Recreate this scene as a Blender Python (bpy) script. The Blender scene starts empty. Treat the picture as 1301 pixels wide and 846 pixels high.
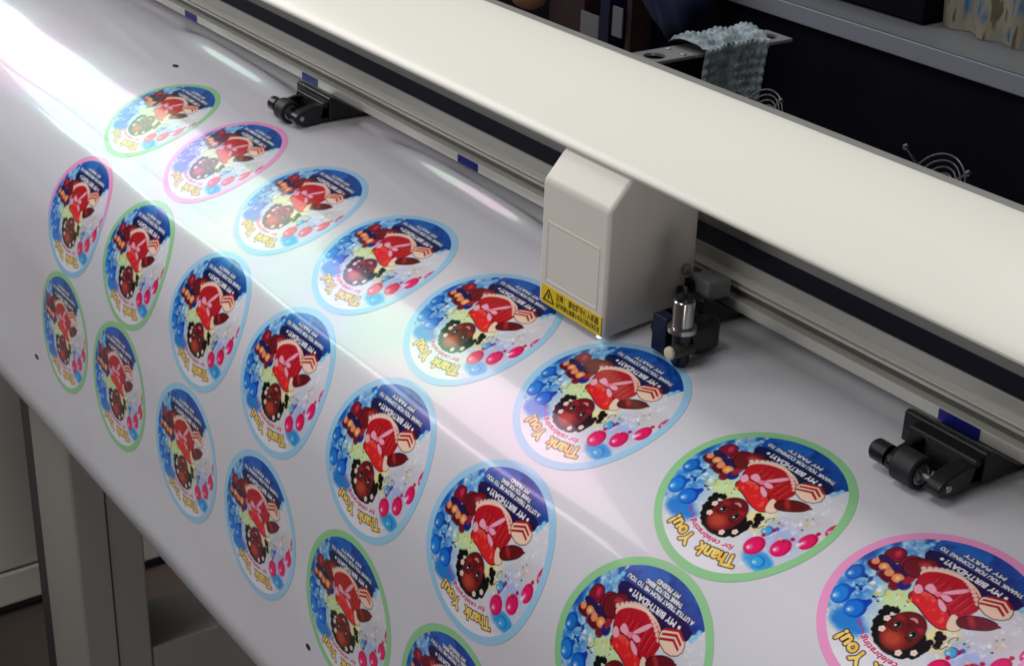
import bpy, math, random
import numpy as np
from mathutils import Vector, Matrix

U = 0.075            # one sticker diameter in metres; all layout numbers below are in sticker diameters
PI = math.pi
SC = bpy.context.scene
COL = SC.collection
random.seed(4)
RNG = np.random.default_rng(4)

# ------------------------------------------------------------------ camera
CAM = np.array([5.91656, -4.90808, 3.9107])
YAW, PITCH, ROLL, FPX = 2.51418, -0.44787, 0.03489, 2052.1
cam_d = bpy.data.cameras.new('camera')
cam = bpy.data.objects.new('camera', cam_d)
COL.objects.link(cam)
fw = Vector((math.cos(PITCH) * math.cos(YAW), math.cos(PITCH) * math.sin(YAW), math.sin(PITCH)))
rt = fw.cross(Vector((0, 0, 1))).normalized()
up = rt.cross(fw)
r2 = rt * math.cos(ROLL) + up * math.sin(ROLL)
u2 = -rt * math.sin(ROLL) + up * math.cos(ROLL)
m = Matrix((r2, u2, -fw)).transposed().to_4x4()
m.translation = Vector(CAM * U)
cam.matrix_world = m
cam_d.sensor_width = 36.0
cam_d.lens = FPX / 1301 * 36.0
cam_d.clip_start = 0.01
cam_d.clip_end = 50
cam_d.dof.use_dof = True
cam_d.dof.focus_distance = 6.6 * U
cam_d.dof.aperture_fstop = 90
SC.camera = cam

# ------------------------------------------------------------------ world, lamps, exposure
W = bpy.data.worlds.new("World")
SC.world = W
W.use_nodes = True
W.node_tree.nodes['Background'].inputs['Color'].default_value = (0.86, 0.90, 1.0, 1)
W.node_tree.nodes['Background'].inputs['Strength'].default_value = 0.07

def area_lamp(name, pos, target, sx, sy, radiance, color, spread=180):
    d = bpy.data.lights.new(name, 'AREA')
    d.shape = 'RECTANGLE'
    d.size, d.size_y = sx * U, sy * U
    d.energy = radiance * PI * (sx * U) * (sy * U)
    d.color = color
    d.spread = math.radians(spread)
    o = bpy.data.objects.new(name, d)
    COL.objects.link(o)
    v = (Vector(target) - Vector(pos)).normalized()
    o.rotation_euler = v.to_track_quat('-Z', 'Y').to_euler()
    o.location = Vector(pos) * U
    return o

# ceiling light panels towards the far end of the room: their mirror image is the white band on the vinyl
def ceiling_panel(name, x0, x1, y0, y1, radiance, color=(1.0, 0.985, 0.97), rot=0.0):
    o = area_lamp(name, ((x0 + x1) / 2, (y0 + y1) / 2, 15.0), ((x0 + x1) / 2, (y0 + y1) / 2, 0), x1 - x0, y1 - y0, radiance, color)
    o.rotation_euler = (0, 0, math.radians(rot))
ceiling_panel('ceiling_light_bright', -50, -24.5, -8.0, 2.4, 3.9, rot=-2)
ceiling_panel('ceiling_light_bright_near', -24.4, -14.5, -13.0, -2.5, 4.8)
ceiling_panel('ceiling_light_dim', -50, -24.5, -15.6, -8.4, 4.6, (1.0, 0.97, 1.0))
ceiling_panel('ceiling_tube', -52, -18, -17.4, -16.0, 9.0, (1.0, 0.97, 1.0), rot=-3)
area_lamp('fill_front', (-4.0, -15.0, 8.0), (-1.0, 0.0, 0), 6, 6, 5.0, (1.0, 0.98, 0.96))  # added fill from the front for vinyl and beam, placed outside the mirrored directions
area_lamp('fill_near', (-1.5, -5.5, 15.0), (0.0, 0.0, 0), 6, 4, 6.2, (1.0, 0.98, 0.96))  # unseen fill added overhead to brighten the near part of the vinyl
area_lamp('ceiling_light_above', (-4.0, 7.0, 22.0), (-3.0, 2.0, 0), 6, 10, 14.5, (1.0, 0.99, 0.97))
area_lamp('leg_fill_right', (15.0, -6.5, -5.5), (-7.0, 0, -4.5), 6, 4, 6.5, (1.0, 0.96, 0.92))  # added low fill that brightens the right face of the leg

SC.view_settings.view_transform = 'Standard'
SC.view_settings.look = 'None'
SC.view_settings.gamma = 1
SC.view_settings.exposure = 0
SC.cycles.max_bounces = 6

# ------------------------------------------------------------------ helpers
def lin(c):
    c = np.asarray(c, float) / 255.0
    return np.where(c <= 0.04045, c / 12.92, ((c + 0.055) / 1.055) ** 2.4)

def mat(name, rgb, rough=0.5, metal=0.0, var=0.06, scale=30, coat=0.0, bump=0.0, bscale=200, spec=0.5, stretch=None, rvar=0.0):
    """Principled material whose colour is mottled by noise, with optional fine relief."""
    m_ = bpy.data.materials.new(name)
    m_.use_nodes = True
    nt = m_.node_tree
    b = nt.nodes['Principled BSDF']
    c = lin(rgb) if max(rgb) > 1 else np.asarray(rgb, float)
    tc = nt.nodes.new('ShaderNodeTexCoord')
    mp = nt.nodes.new('ShaderNodeMapping')
    nt.links.new(tc.outputs['Object'], mp.inputs['Vector'])
    if stretch:
        mp.inputs['Scale'].default_value = stretch
    n = nt.nodes.new('ShaderNodeTexNoise')
    n.inputs['Scale'].default_value = scale
    n.inputs['Detail'].default_value = 5
    nt.links.new(mp.outputs['Vector'], n.inputs['Vector'])
    r = nt.nodes.new('ShaderNodeValToRGB')
    r.color_ramp.elements[0].position = 0.3
    r.color_ramp.elements[1].position = 0.7
    r.color_ramp.elements[0].color = (*(c * (1 - var)), 1)
    r.color_ramp.elements[1].color = (*np.minimum(c * (1 + var), 1), 1)
    nt.links.new(n.outputs['Fac'], r.inputs['Fac'])
    nt.links.new(r.outputs['Color'], b.inputs['Base Color'])
    b.inputs['Roughness'].default_value = rough
    b.inputs['Metallic'].default_value = metal
    b.inputs['Coat Weight'].default_value = coat
    b.inputs['Specular IOR Level'].default_value = spec
    if rvar:
        mr = nt.nodes.new('ShaderNodeMapRange')
        mr.inputs['To Min'].default_value = max(rough - rvar, 0.02)
        mr.inputs['To Max'].default_value = rough + rvar
        nt.links.new(n.outputs['Fac'], mr.inputs['Value'])
        nt.links.new(mr.outputs['Result'], b.inputs['Roughness'])
    if bump:
        n2 = nt.nodes.new('ShaderNodeTexNoise')
        n2.inputs['Scale'].default_value = bscale
        n2.inputs['Detail'].default_value = 3
        nt.links.new(mp.outputs['Vector'], n2.inputs['Vector'])
        bp = nt.nodes.new('ShaderNodeBump')
        bp.inputs['Strength'].default_value = bump
        bp.inputs['Distance'].default_value = 0.0005
        nt.links.new(n2.outputs['Fac'], bp.inputs['Height'])
        nt.links.new(bp.outputs['Normal'], b.inputs['Normal'])
    return m_

def laminate(name, rgb=None, attr=None):
    """Printed vinyl under a glossy, faintly iridescent laminate film."""
    m_ = bpy.data.materials.new(name)
    m_.use_nodes = True
    nt = m_.node_tree
    b = nt.nodes['Principled BSDF']
    geo = nt.nodes.new('ShaderNodeNewGeometry')
    n = nt.nodes.new('ShaderNodeTexNoise')
    n.inputs['Scale'].default_value = 9
    n.inputs['Detail'].default_value = 3
    nt.links.new(geo.outputs['Position'], n.inputs['Vector'])
    if attr:
        a = nt.nodes.new('ShaderNodeAttribute')
        a.attribute_name = attr
        nt.links.new(a.outputs['Color'], b.inputs['Base Color'])
    else:
        c = lin(rgb)
        mx = nt.nodes.new('ShaderNodeMix')
        mx.data_type = 'RGBA'
        mx.inputs['A'].default_value = (*(c * 0.975), 1)
        mx.inputs['B'].default_value = (*np.minimum(c * 1.02, 1), 1)
        nt.links.new(n.outputs['Fac'], mx.inputs['Factor'])
        nt.links.new(mx.outputs['Result'], b.inputs['Base Color'])
    b.inputs['Roughness'].default_value = 0.2
    b.inputs['Specular IOR Level'].default_value = 0.62
    b.inputs['Thin Film IOR'].default_value = 1.42
    mr = nt.nodes.new('ShaderNodeMapRange')
    mr.inputs['From Min'].default_value = 0.3
    mr.inputs['From Max'].default_value = 0.7
    mr.inputs['To Min'].default_value = 560
    mr.inputs['To Max'].default_value = 800
    nt.links.new(n.outputs['Fac'], mr.inputs['Value'])
    nt.links.new(mr.outputs['Result'], b.inputs['Thin Film Thickness'])
    # a thin sharp clear coat over the broad sheen
    b.inputs['Coat Weight'].default_value = 0.35
    b.inputs['Coat Roughness'].default_value = 0.04
    # fine orange peel drawn out along the web
    mp = nt.nodes.new('ShaderNodeMapping')
    mp.inputs['Scale'].default_value = (0.16, 1, 1)
    nt.links.new(geo.outputs['Position'], mp.inputs['Vector'])
    n2 = nt.nodes.new('ShaderNodeTexNoise')
    n2.inputs['Scale'].default_value = 14
    n2.inputs['Detail'].default_value = 4
    nt.links.new(mp.outputs['Vector'], n2.inputs['Vector'])
    bp = nt.nodes.new('ShaderNodeBump')
    bp.inputs['Strength'].default_value = 0.35
    bp.inputs['Distance'].default_value = 0.0004
    nt.links.new(n2.outputs['Fac'], bp.inputs['Height'])
    nt.links.new(bp.outputs['Normal'], b.inputs['Normal'])
    nt.links.new(bp.outputs['Normal'], b.inputs['Coat Normal'])
    return m_

def wpos(o):
    p = Vector((0, 0, 0))
    while o is not None:
        p += o.location
        o = o.parent
    return p

def thing(name, loc, label=None, cat=None, group=None, parent=None):
    o = bpy.data.objects.new(name, None)
    o.empty_display_size = 0.01
    COL.objects.link(o)
    if parent:
        o.parent = parent
        o.location = Vector(loc) * U - wpos(parent)
    else:
        o.location = Vector(loc) * U
    tag(o, label, cat, group)
    return o

def tag(o, label=None, cat=None, group=None, kind=None):
    if label: o['label'] = label
    if cat: o['category'] = cat
    if group: o['group'] = group
    if kind: o['kind'] = kind
    return o

def mesh(name, verts, faces, material, parent=None, smooth=False, label=None, bevel=0, origin=None, auto=None):
    """verts in world layout units; faces lists; the object sits at its parent (or at origin)."""
    V = np.asarray(verts, float) * U
    base = wpos(parent) if parent else (Vector(origin) * U if origin is not None else Vector((0, 0, 0)))
    V = V - np.array(base)
    me = bpy.data.meshes.new(name)
    me.from_pydata([tuple(v) for v in V], [], [tuple(int(i) for i in f) for f in faces])
    me.update()
    me.materials.append(material)
    if smooth:
        me.polygons.foreach_set('use_smooth', [True] * len(me.polygons))
        if auto:
            me.set_sharp_from_angle(angle=math.radians(auto))
    o = bpy.data.objects.new(name, me)
    COL.objects.link(o)
    if parent:
        o.parent = parent
    else:
        o.location = base
    if bevel:
        b = o.modifiers.new('bevel', 'BEVEL')
        b.width = bevel * U
        b.segments = 3
        b.limit_method = 'ANGLE'
        b.angle_limit = math.radians(30)
        me.polygons.foreach_set('use_smooth', [True] * len(me.polygons))
        w = o.modifiers.new('wn', 'WEIGHTED_NORMAL')
        w.keep_sharp = True
    if label: o['label'] = label
    return o

class MB:
    def __init__(s): s.v, s.f = [], []
    def add(s, v, f):
        k = len(s.v); s.v += [tuple(map(float, x)) for x in v]; s.f += [[i + k for i in q] for q in f]; return s
    def box(s, x0, x1, y0, y1, z0, z1):
        return s.add([(x0,y0,z0),(x1,y0,z0),(x1,y1,z0),(x0,y1,z0),(x0,y0,z1),(x1,y0,z1),(x1,y1,z1),(x0,y1,z1)],
                     [(0,3,2,1),(4,5,6,7),(0,1,5,4),(1,2,6,5),(2,3,7,6),(3,0,4,7)])
    def cyl(s, a, b, r0, r1=None, n=28, cap=True):
        r1 = r0 if r1 is None else r1
        a, b = np.array(a, float), np.array(b, float)
        d = (b - a) / np.linalg.norm(b - a)
        e = np.cross(d, [0, 0, 1.0]);
        if np.linalg.norm(e) < 1e-3: e = np.array([1.0, 0, 0])
        e /= np.linalg.norm(e); g = np.cross(d, e)
        V = []
        for p, r in ((a, r0), (b, r1)):
            for i in range(n):
                t = 2 * PI * i / n
                V.append(p + r * (math.cos(t) * e + math.sin(t) * g))
        F = [(i, (i + 1) % n, n + (i + 1) % n, n + i) for i in range(n)]
        F = [tuple(reversed(q)) for q in F]
        if cap: F += [tuple(range(n)), tuple(reversed(range(n, 2 * n)))]
        return s.add(V, F)
    def lathe(s, a, axis, prof, n=32):
        """prof: list of (distance along axis, radius)"""
        a = np.array(a, float); d = np.array(axis, float); d /= np.linalg.norm(d)
        e = np.cross(d, [0, 0, 1.0])
        if np.linalg.norm(e) < 1e-3: e = np.array([1.0, 0, 0])
        e /= np.linalg.norm(e); g = np.cross(d, e)
        V = [a + d * t + r * (math.cos(2*PI*i/n) * e + math.sin(2*PI*i/n) * g) for t, r in prof for i in range(n)]
        F = []
        for k in range(len(prof) - 1):
            for i in range(n):
                j = (i + 1) % n
                F.append((k*n+i, (k+1)*n+i, (k+1)*n+j, k*n+j))
        F += [tuple(range(n)), tuple(reversed(range((len(prof)-1)*n, len(prof)*n)))]
        return s.add(V, F)
    def prismx(s, pts, x0, x1):
        """closed outline pts (y,z) extruded along x"""
        n = len(pts)
        V = [(x0, y, z) for y, z in pts] + [(x1, y, z) for y, z in pts]
        F = [(i, (i+1) % n, n + (i+1) % n, n + i) for i in range(n)]
        F += [tuple(reversed(range(n))), tuple(range(n, 2*n))]
        return s.add(V, F)
    def tube(s, pts, r, n=8):
        pts = [np.array(p, float) for p in pts]
        V, F = [], []
        for i, p in enumerate(pts):
            d = pts[min(i+1, len(pts)-1)] - pts[max(i-1, 0)]
            d /= np.linalg.norm(d)
            e = np.cross(d, [0.1, 0.2, 1.0]); e /= np.linalg.norm(e); g = np.cross(d, e)
            for k in range(n):
                t = 2*PI*k/n
                V.append(p + r*(math.cos(t)*e + math.sin(t)*g))
        for i in range(len(pts)-1):
            for k in range(n):
                F.append((i*n+k, i*n+(k+1) % n, (i+1)*n+(k+1) % n, (i+1)*n+k))
        F += [tuple(range(n)), tuple(reversed(range((len(pts)-1)*n, len(pts)*n)))]
        return s.add(V, F)
    def sphere(s, c, r, n=14, q=8):
        V = [(c[0]+r*math.sin(PI*i/q)*math.cos(2*PI*k/n), c[1]+r*math.sin(PI*i/q)*math.sin(2*PI*k/n), c[2]+r*math.cos(PI*i/q)) for i in range(q+1) for k in range(n)]
        F = [(i*n+k, (i+1)*n+k, (i+1)*n+(k+1) % n, i*n+(k+1) % n) for i in range(q) for k in range(n)]
        return s.add(V, F)
    def make(s, name, material, parent=None, **kw):
        return mesh(name, s.v, s.f, material, parent, **kw)

# ------------------------------------------------------------------ the hanging, curved web of vinyl
KN = np.array([-1.0, -0.3, 0.3, 0.8, 1.3, 1.8, 2.95, 3.55, 4.2])
TH = np.array([0.0, 13.18, 30.7, 54.0, 76.5, 84.0, 85.0, 150.0, 176.0])
SS = np.linspace(-3.2, 4.6, 3121)
tt = np.interp(SS, KN, np.radians(TH))
YY = np.concatenate([[0], np.cumsum(-np.cos((tt[1:] + tt[:-1]) / 2) * np.diff(SS))])
ZZ = np.concatenate([[0], np.cumsum(-np.sin((tt[1:] + tt[:-1]) / 2) * np.diff(SS))])
YY -= np.interp(0, SS, YY)

def wave(x, s):
    """height of the web off its rolled shape: long shallow ripples, and the buckles near the pinch rollers"""
    x = np.asarray(x, float); s = np.asarray(s, float)
    h = 0.0030 * np.sin(1.1 * x + 1.2 * s + 0.4) * np.sin(3.1 * s + 0.5 * x) + 0.0022 * np.sin(5.3 * s - 0.75 * x + 1.0) + 0.0014 * np.sin(11 * s + 1.3 * x) * np.sin(1.7 * x + 2)
    def ridge(xc, lx, s0, k, w, a):
        sl = s0 + k * (x - xc)
        return a * np.exp(-((s - sl) / w) ** 2) * np.exp(-((x - xc) / lx) ** 4)
    h = h + ridge(-6.1, 1.05, -0.88, 0.03, 0.085, 0.088)
    h = h + ridge(-2.65, 1.0, -0.93, 0.03, 0.062, 0.078)
    h = h + ridge(2.9, 0.9, -1.05, 0.0, 0.16, 0.02)
    h = h + ridge(-7.4, 0.9, -0.50, 0.11, 0.045, 0.0035) + ridge(-4.9, 0.9, -0.38, 0.10, 0.04, 0.003)
    h = h + ridge(-3.2, 0.7, -0.62, 0.12, 0.035, 0.0025) + ridge(0.9, 0.8, -1.12, -0.02, 0.05, 0.006)
    h = h + ridge(-0.2, 3.5, -1.32, 0.0, 0.06, 0.006)
    return h

def surf(x, s, lift=0.0):
    x = np.asarray(x, float); s = np.asarray(s, float)
    t = np.interp(s, SS, tt)
    h = wave(x, s) + lift
    return np.stack([x, np.interp(s, SS, YY) - np.sin(t) * h, np.interp(s, SS, ZZ) + np.cos(t) * h], -1)

def grid_object(name, P, keep, material, parent=None, colors=None, label=None, base=None):
    """P: (n,m,3) points in layout units; keep: (n-1,m-1) bool of quads to keep"""
    n, m_ = P.shape[:2]
    idx = np.arange(n * m_).reshape(n, m_)
    q = np.stack([idx[:-1, :-1], idx[1:, :-1], idx[1:, 1:], idx[:-1, 1:]], -1)[keep]
    used = np.unique(q)
    rem = np.full(n * m_, -1); rem[used] = np.arange(len(used))
    q = rem[q]
    b = np.array(wpos(parent)) if parent else np.zeros(3)
    V = P.reshape(-1, 3)[used] * U - b
    me = bpy.data.meshes.new(name)
    me.vertices.add(len(V)); me.vertices.foreach_set('co', V.astype(np.float32).ravel())
    me.loops.add(q.size); me.loops.foreach_set('vertex_index', q.astype(np.int32).ravel())
    me.polygons.add(len(q))
    me.polygons.foreach_set('loop_start', np.arange(0, q.size, 4, dtype=np.int32))
    me.update(calc_edges=True)
    me.polygons.foreach_set('use_smooth', np.ones(len(q), bool))
    if colors is not None:
        a = me.color_attributes.new('print', 'FLOAT_COLOR', 'POINT')
        c = np.ones((len(used), 4), np.float32); c[:, :3] = colors.reshape(-1, 3)[used]
        a.data.foreach_set('color', c.ravel())
    me.materials.append(material)
    me.validate()
    o = bpy.data.objects.new(name, me); COL.objects.link(o)
    if parent: o.parent = parent
    if label: o['label'] = label
    return o

M_vinyl = laminate('white_vinyl', rgb=(218, 217, 225))
M_print = laminate('printed_vinyl', attr='print')
M_ring = {k: laminate('ring_' + k, rgb=c) for k, c in dict(green=(148, 208, 150), pink=(244, 158, 208), blue=(160, 208, 240)).items()}

xs = np.arange(-15.0, 4.8, 0.06)
ss = np.concatenate([np.arange(-2.6, -1.4, 0.06), np.arange(-1.4, 4.2, 0.022)])
X, S = np.meshgrid(xs, ss, indexing='ij')
web = grid_object('vinyl_sheet', surf(X, S), np.ones((len(xs)-1, len(ss)-1), bool), M_vinyl)
tag(web, 'wide glossy white vinyl sheet with printed round stickers, curving down over the machine front', 'vinyl sheet')

# ------------------------------------------------------------------ printed picture, rasterised once from shapes and lettering
NR = 760
ax = (np.arange(NR) + 0.5) / NR * 0.94 - 0.47
GA, GB = np.meshgrid(ax, ax, indexing='ij')      # art coordinates: a to the right, b up when the words read upright

def vnoise(freq, seed):
    r = np.random.default_rng(seed); g = r.random((freq + 3, freq + 3))
    f = (np.arange(NR) / NR) * freq; i = f.astype(int); t = f - i; t = t * t * (3 - 2 * t)
    a = g[i][:, i]; b_ = g[i + 1][:, i]; c = g[i][:, i + 1]; d_ = g[i + 1][:, i + 1]
    tx = t[:, None]; ty = t[None, :]
    return (a * (1 - tx) + b_ * tx) * (1 - ty) + (c * (1 - tx) + d_ * tx) * ty

class Art:
    def __init__(s):
        s.im = np.ones((NR, NR, 3)) * np.array([224, 222, 231.0])
    def put(s, mask, color, alpha=1.0):
        m_ = (np.clip(mask, 0, 1) * alpha)[..., None]
        s.im = s.im * (1 - m_) + np.asarray(color, float) * m_
    def ell(s, cx, cy, rx, ry, color, rot=0, soft=0.03, alpha=1.0):
        c, n_ = math.cos(math.radians(rot)), math.sin(math.radians(rot))
        u = ((GA - cx) * c + (GB - cy) * n_) / rx; v = (-(GA - cx) * n_ + (GB - cy) * c) / ry
        d_ = np.sqrt(u * u + v * v)
        s.put((1 - d_) / max(soft, 1e-3) + 0.5, color, alpha)
    def pmask(s, pts, smooth=0):
        pts = np.array(pts, float)
        if smooth:
            for _ in range(smooth):
                q = 0.75 * pts + 0.25 * np.roll(pts, -1, 0); r = 0.25 * pts + 0.75 * np.roll(pts, -1, 0)
                pts = np.stack([q, r], 1).reshape(-1, 2)
        lo, hi = pts.min(0), pts.max(0)
        i0, i1 = np.searchsorted(ax, [lo[0], hi[0]]); j0, j1 = np.searchsorted(ax, [lo[1], hi[1]])
        m_ = np.zeros((NR, NR), bool)
        A_, B_ = GA[i0:i1, j0:j1], GB[i0:i1, j0:j1]
        ins = np.zeros(A_.shape, bool)
        for k in range(len(pts)):
            (x1, y1), (x2, y2) = pts[k - 1], pts[k]
            if y1 == y2: continue
            ins ^= ((y1 > B_) != (y2 > B_)) & (A_ < (x2 - x1) * (B_ - y1) / (y2 - y1) + x1)
        m_[i0:i1, j0:j1] = ins
        return m_
    def poly(s, pts, color, smooth=2, alpha=1.0, edge=None, ew=3):
        m_ = s.pmask(pts, smooth)
        if edge is not None: s.put(dil(m_, ew).astype(float), edge, alpha)
        s.put(m_.astype(float), color, alpha)
        return m_
    def stroke(s, pts, w, color, alpha=1.0):
        d_ = np.full(GA.shape, 9.0)
        for (x1, y1), (x2, y2) in zip(pts[:-1], pts[1:]):
            vx, vy = x2 - x1, y2 - y1; L = vx * vx + vy * vy + 1e-12
            t = np.clip(((GA - x1) * vx + (GB - y1) * vy) / L, 0, 1)
            d_ = np.minimum(d_, np.hypot(GA - x1 - t * vx, GB - y1 - t * vy))
        s.put((w / 2 - d_) / 0.0015 + 0.5, color, alpha)
    def balloon(s, cx, cy, rx, ry, col, dark, rot=0, knot=None):
        if knot:
            dx, dy = knot[0] - cx, knot[1] - cy
            L = math.hypot(dx, dy); px, py = -dy / L, dx / L
            s.poly([(cx + px*rx*.8, cy + py*rx*.8), knot, (cx - px*rx*.8, cy - py*rx*.8)], dark, 1)
            s.ell(knot[0], knot[1], .012, .012, dark)
        s.ell(cx, cy, rx, ry, dark, rot, 0.05)
        s.ell(cx + rx*.12, cy + ry*.10, rx*.86, ry*.86, col, rot, 0.35)
        s.ell(cx + rx*.30, cy + ry*.38, rx*.34, ry*.30, np.minimum(np.array(col)*.5 + 128, 255), rot, 0.8, 0.8)
        s.ell(cx + rx*.36, cy + ry*.46, rx*.13, ry*.11, (255, 250, 255), rot, 0.5, 0.9)

def dil(m_, k):
    o = m_.copy()
    for dx in range(-k, k + 1):
        for dy in range(-k, k + 1):
            if dx*dx + dy*dy <= k*k + 1:
                o |= np.roll(np.roll(m_, dx, 0), dy, 1)
    return o

def text_tris(body, offset=0.0, shear=0.0, spacing=1.0):
    cu = bpy.data.curves.new('lettering', 'FONT'); cu.body = body; cu.size = 1; cu.offset = offset; cu.shear = shear
    cu.space_character = spacing; cu.resolution_u = 3; cu.fill_mode = 'FRONT'
    ob = bpy.data.objects.new('lettering', cu); COL.objects.link(ob)
    dg = bpy.context.evaluated_depsgraph_get(); me = ob.evaluated_get(dg).to_mesh(); me.calc_loop_triangles()
    V = np.array([v.co[:2] for v in me.vertices]).reshape(-1, 2); T = np.array([t.vertices[:] for t in me.loop_triangles]).reshape(-1, 3)
    ob.to_mesh_clear(); bpy.data.objects.remove(ob); bpy.data.curves.remove(cu)
    return V, T

def raster(V, T):
    m_ = np.zeros((NR, NR), bool)
    for t in T:
        p = V[t]; lo, hi = p.min(0), p.max(0)
        i0, j0 = np.searchsorted(ax, lo) - 1; i1, j1 = np.searchsorted(ax, hi) + 1
        i0, j0 = max(i0, 0), max(j0, 0)
        if i1 <= i0 or j1 <= j0: continue
        A_, B_ = GA[i0:i1, j0:j1], GB[i0:i1, j0:j1]
        def e(a, b_): return (b_[0]-a[0])*(B_-a[1]) - (b_[1]-a[1])*(A_-a[0])
        w0, w1, w2 = e(p[0], p[1]), e(p[1], p[2]), e(p[2], p[0])
        m_[i0:i1, j0:j1] |= ((w0 >= 0) & (w1 >= 0) & (w2 >= 0)) | ((w0 <= 0) & (w1 <= 0) & (w2 <= 0))
    return m_

def text_on(body, a0, b0, a1, b1, bulge=0.0, height=0.05, bold=1, **kw):
    """lettering whose baseline runs from (a0,b0) to (a1,b1), arched up by bulge"""
    V, T = text_tris(body, **kw)
    w = V[:, 0].max() - V[:, 0].min(); x = (V[:, 0] - V[:, 0].min()) / w; y = V[:, 1] / 0.7 * height
    dx, dy = a1 - a0, b1 - b0; L = math.hypot(dx, dy)
    ba = a0 + dx * x; bb = b0 + dy * x + bulge * 4 * x * (1 - x)
    sl = dy / L + bulge * 4 * (1 - 2 * x) / L; n_ = np.hypot(1, sl)
    m_ = raster(np.stack([ba - sl / n_ * y, bb + y / n_], 1), T)
    return dil(m_, bold) if bold else m_

def picture(kind):
    A = Art()
    n1 = .6*vnoise(7, 1) + .4*vnoise(15, 11); n2 = .55*vnoise(18, 2) + .45*vnoise(41, 12); n3 = .55*vnoise(37, 3) + .45*vnoise(83, 13)
    # washes of colour behind everything
    cl = np.clip((GA - 0.10) * 5, 0, 1) * np.clip((0.33 - abs(GB + 0.02)) * 8, 0, 1)
    A.put(cl * (0.55 + 0.45 * n1), (120, 190, 236), 0.95)
    A.put(cl * np.clip((n2 - .42) * 3, 0, 1) * np.clip((GA - .2) * 8, 0, 1), (52, 132, 216), 0.9)
    A.put(np.clip(1 - np.hypot((GA - .14) / .16, (GB - .03) / .11), 0, 1) * 2.2 * (.3 + n2), (214, 236, 176), 0.9)
    A.put(np.clip(1 - np.hypot((GA + .15) / .11, (GB - .08) / .10), 0, 1) * 2.4, (250, 236, 150), 0.85)
    A.put(np.clip(1 - np.hypot((GA + .28) / .2, (GB - .1) / .16), 0, 1) * (.3 + n2) * 1.5, (176, 190, 238), 0.85)
    A.put(np.clip((n1 - .40) * 4, 0, 1) * np.clip(1 - np.hypot((GA + .32) / .16, (GB + .1) / .25), 0, 1), (206, 200, 204), 0.8)
    A.put(np.clip((n3 - .62) * 8, 0, 1), (246, 248, 252), 0.55)
    A.put(np.clip((GB - .335) * 14, 0, 1), (240, 238, 244), 1)
    A.put(np.clip(1 - np.hypot((GA - .24) / .12, (GB - .26) / .07), 0, 1) * 3 * (0.4 + n2), (44, 140, 222), 0.95)
    A.put(np.clip(1 - np.hypot((GA + .30) / .11, (GB - .26) / .06), 0, 1) * 3 * (0.4 + n2), (60, 166, 232), 0.95)
    # streaks of darker sky along the lower left rim
    for a, b_, rx, ry, rot in ((.30, -.33, .07, .022, 55), (.40, -.22, .05, .02, 60), (.44, -.08, .03, .05, 10), (.24, -.36, .05, .02, 40)):
        A.ell(a, b_, rx, ry, (30, 96, 186), -rot, 0.9, 0.9)
    # blue end of the picture with the banner
    blue = [(0.285, -0.30), (0.27, -0.36), (0.231, -0.44), (0.03, -0.47), (-0.15, -0.47), (-0.32, -0.37), (-0.30, -0.30), (-0.224, -0.262), (-.05, -.25), (.12, -.25)]
    mk = A.pmask(blue, 2)
    A.put(mk.astype(float), (30, 88, 176))
    A.put(mk * np.clip((n1 - .35) * 2.6, 0, 1), (44, 128, 214), 0.8)
    A.put(mk * np.clip((n2 - .5) * 3, 0, 1), (18, 58, 140), 0.6)
    A.poly([(0.262, -0.235), (0.262, -0.30), (0.10, -0.308), (-0.06, -0.308), (-0.262, -0.312), (-0.262, -0.235), (-0.20, -.20), (-0.05, -0.19), (0.05, -0.2), (0.16, -0.18)], (30, 20, 92), 1)
    for (a, b_) in ((.285, -.29), (.29, -.27), (.277, -.315), (-.285, -.285), (-.275, -.26), (-.29, -.31)):
        A.ell(a, b_, .014, .014, (150, 214, 246), 0, .6)
    t = text_on('MY BIRTHDAY!', -0.150, -0.288, 0.158, -0.288, 0, 0.030, bold=1)
    A.put(t.astype(float), (246, 244, 252))
    for a in (-.178, .182): A.ell(a, -.274, .009, .009, (250, 250, 255), 0, .3)
    lines = {0: [('THANK YOU FOR COMING TO', -0.225, -0.338, 0.235), ('MY PARTY', -0.10, -0.375, 0.13)],
             1: [('A LITTLE TREAT FROM ME TO YOU', -0.235, -0.338, 0.245), ('THANK YOU FOR BEING', -0.125, -0.370, 0.135), ('MY FRIEND', -0.08, -0.400, 0.08)]}[kind]
    for body, a0, b0, a1 in lines:
        t = text_on(body, a0, b0, a1, b0, 0, 0.022, bold=1)
        A.put(dil(t, 4).astype(float), (14, 24, 84), 0.95); A.put(t.astype(float), (238, 240, 248))
    # boots on the left, with pompoms
    for (cx, cy, k) in ((.350, -.120, 1.12), (.255, -.115, 1.3)):
        A.poly([(cx-.035*k, cy-.075*k), (cx+.03*k, cy-.075*k), (cx+.045*k, cy), (cx-.04*k, cy+.01)], (150, 16, 52), 2, 1, (70, 4, 30), 5)
        A.ell(cx - .005, cy - .05, .014, .022, (224, 80, 116), 20, .9, .8)
        A.poly([(cx-.042*k, cy-.005), (cx+.045*k, cy-.012), (cx+.05*k, cy+.03*k), (cx-.04*k, cy+.04*k)], (48, 26, 96), 2)
        A.ell(cx + .012, cy + .055*k, .05*k, .03*k, (112, 14, 44), 10, .1)
        A.ell(cx - .012, cy + .045*k, .023*k, .021*k, (244, 160, 96), 0, .2); A.ell(cx - .012, cy + .045*k, .010*k, .010*k, (252, 204, 150), 0, .4)
        A.ell(cx + .04, cy + .045*k, .017*k, .017*k, (240, 160, 120), 0, .2)
        A.ell(cx - .03, cy + .082*k, .020*k, .018*k, (140, 22, 52), 0, .2)
    A.ell(.195, -.045, .030, .032, (40, 44, 140), 0, .2); A.ell(.20, -.085, .02, .04, (178, 40, 60), 0, .3)
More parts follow.
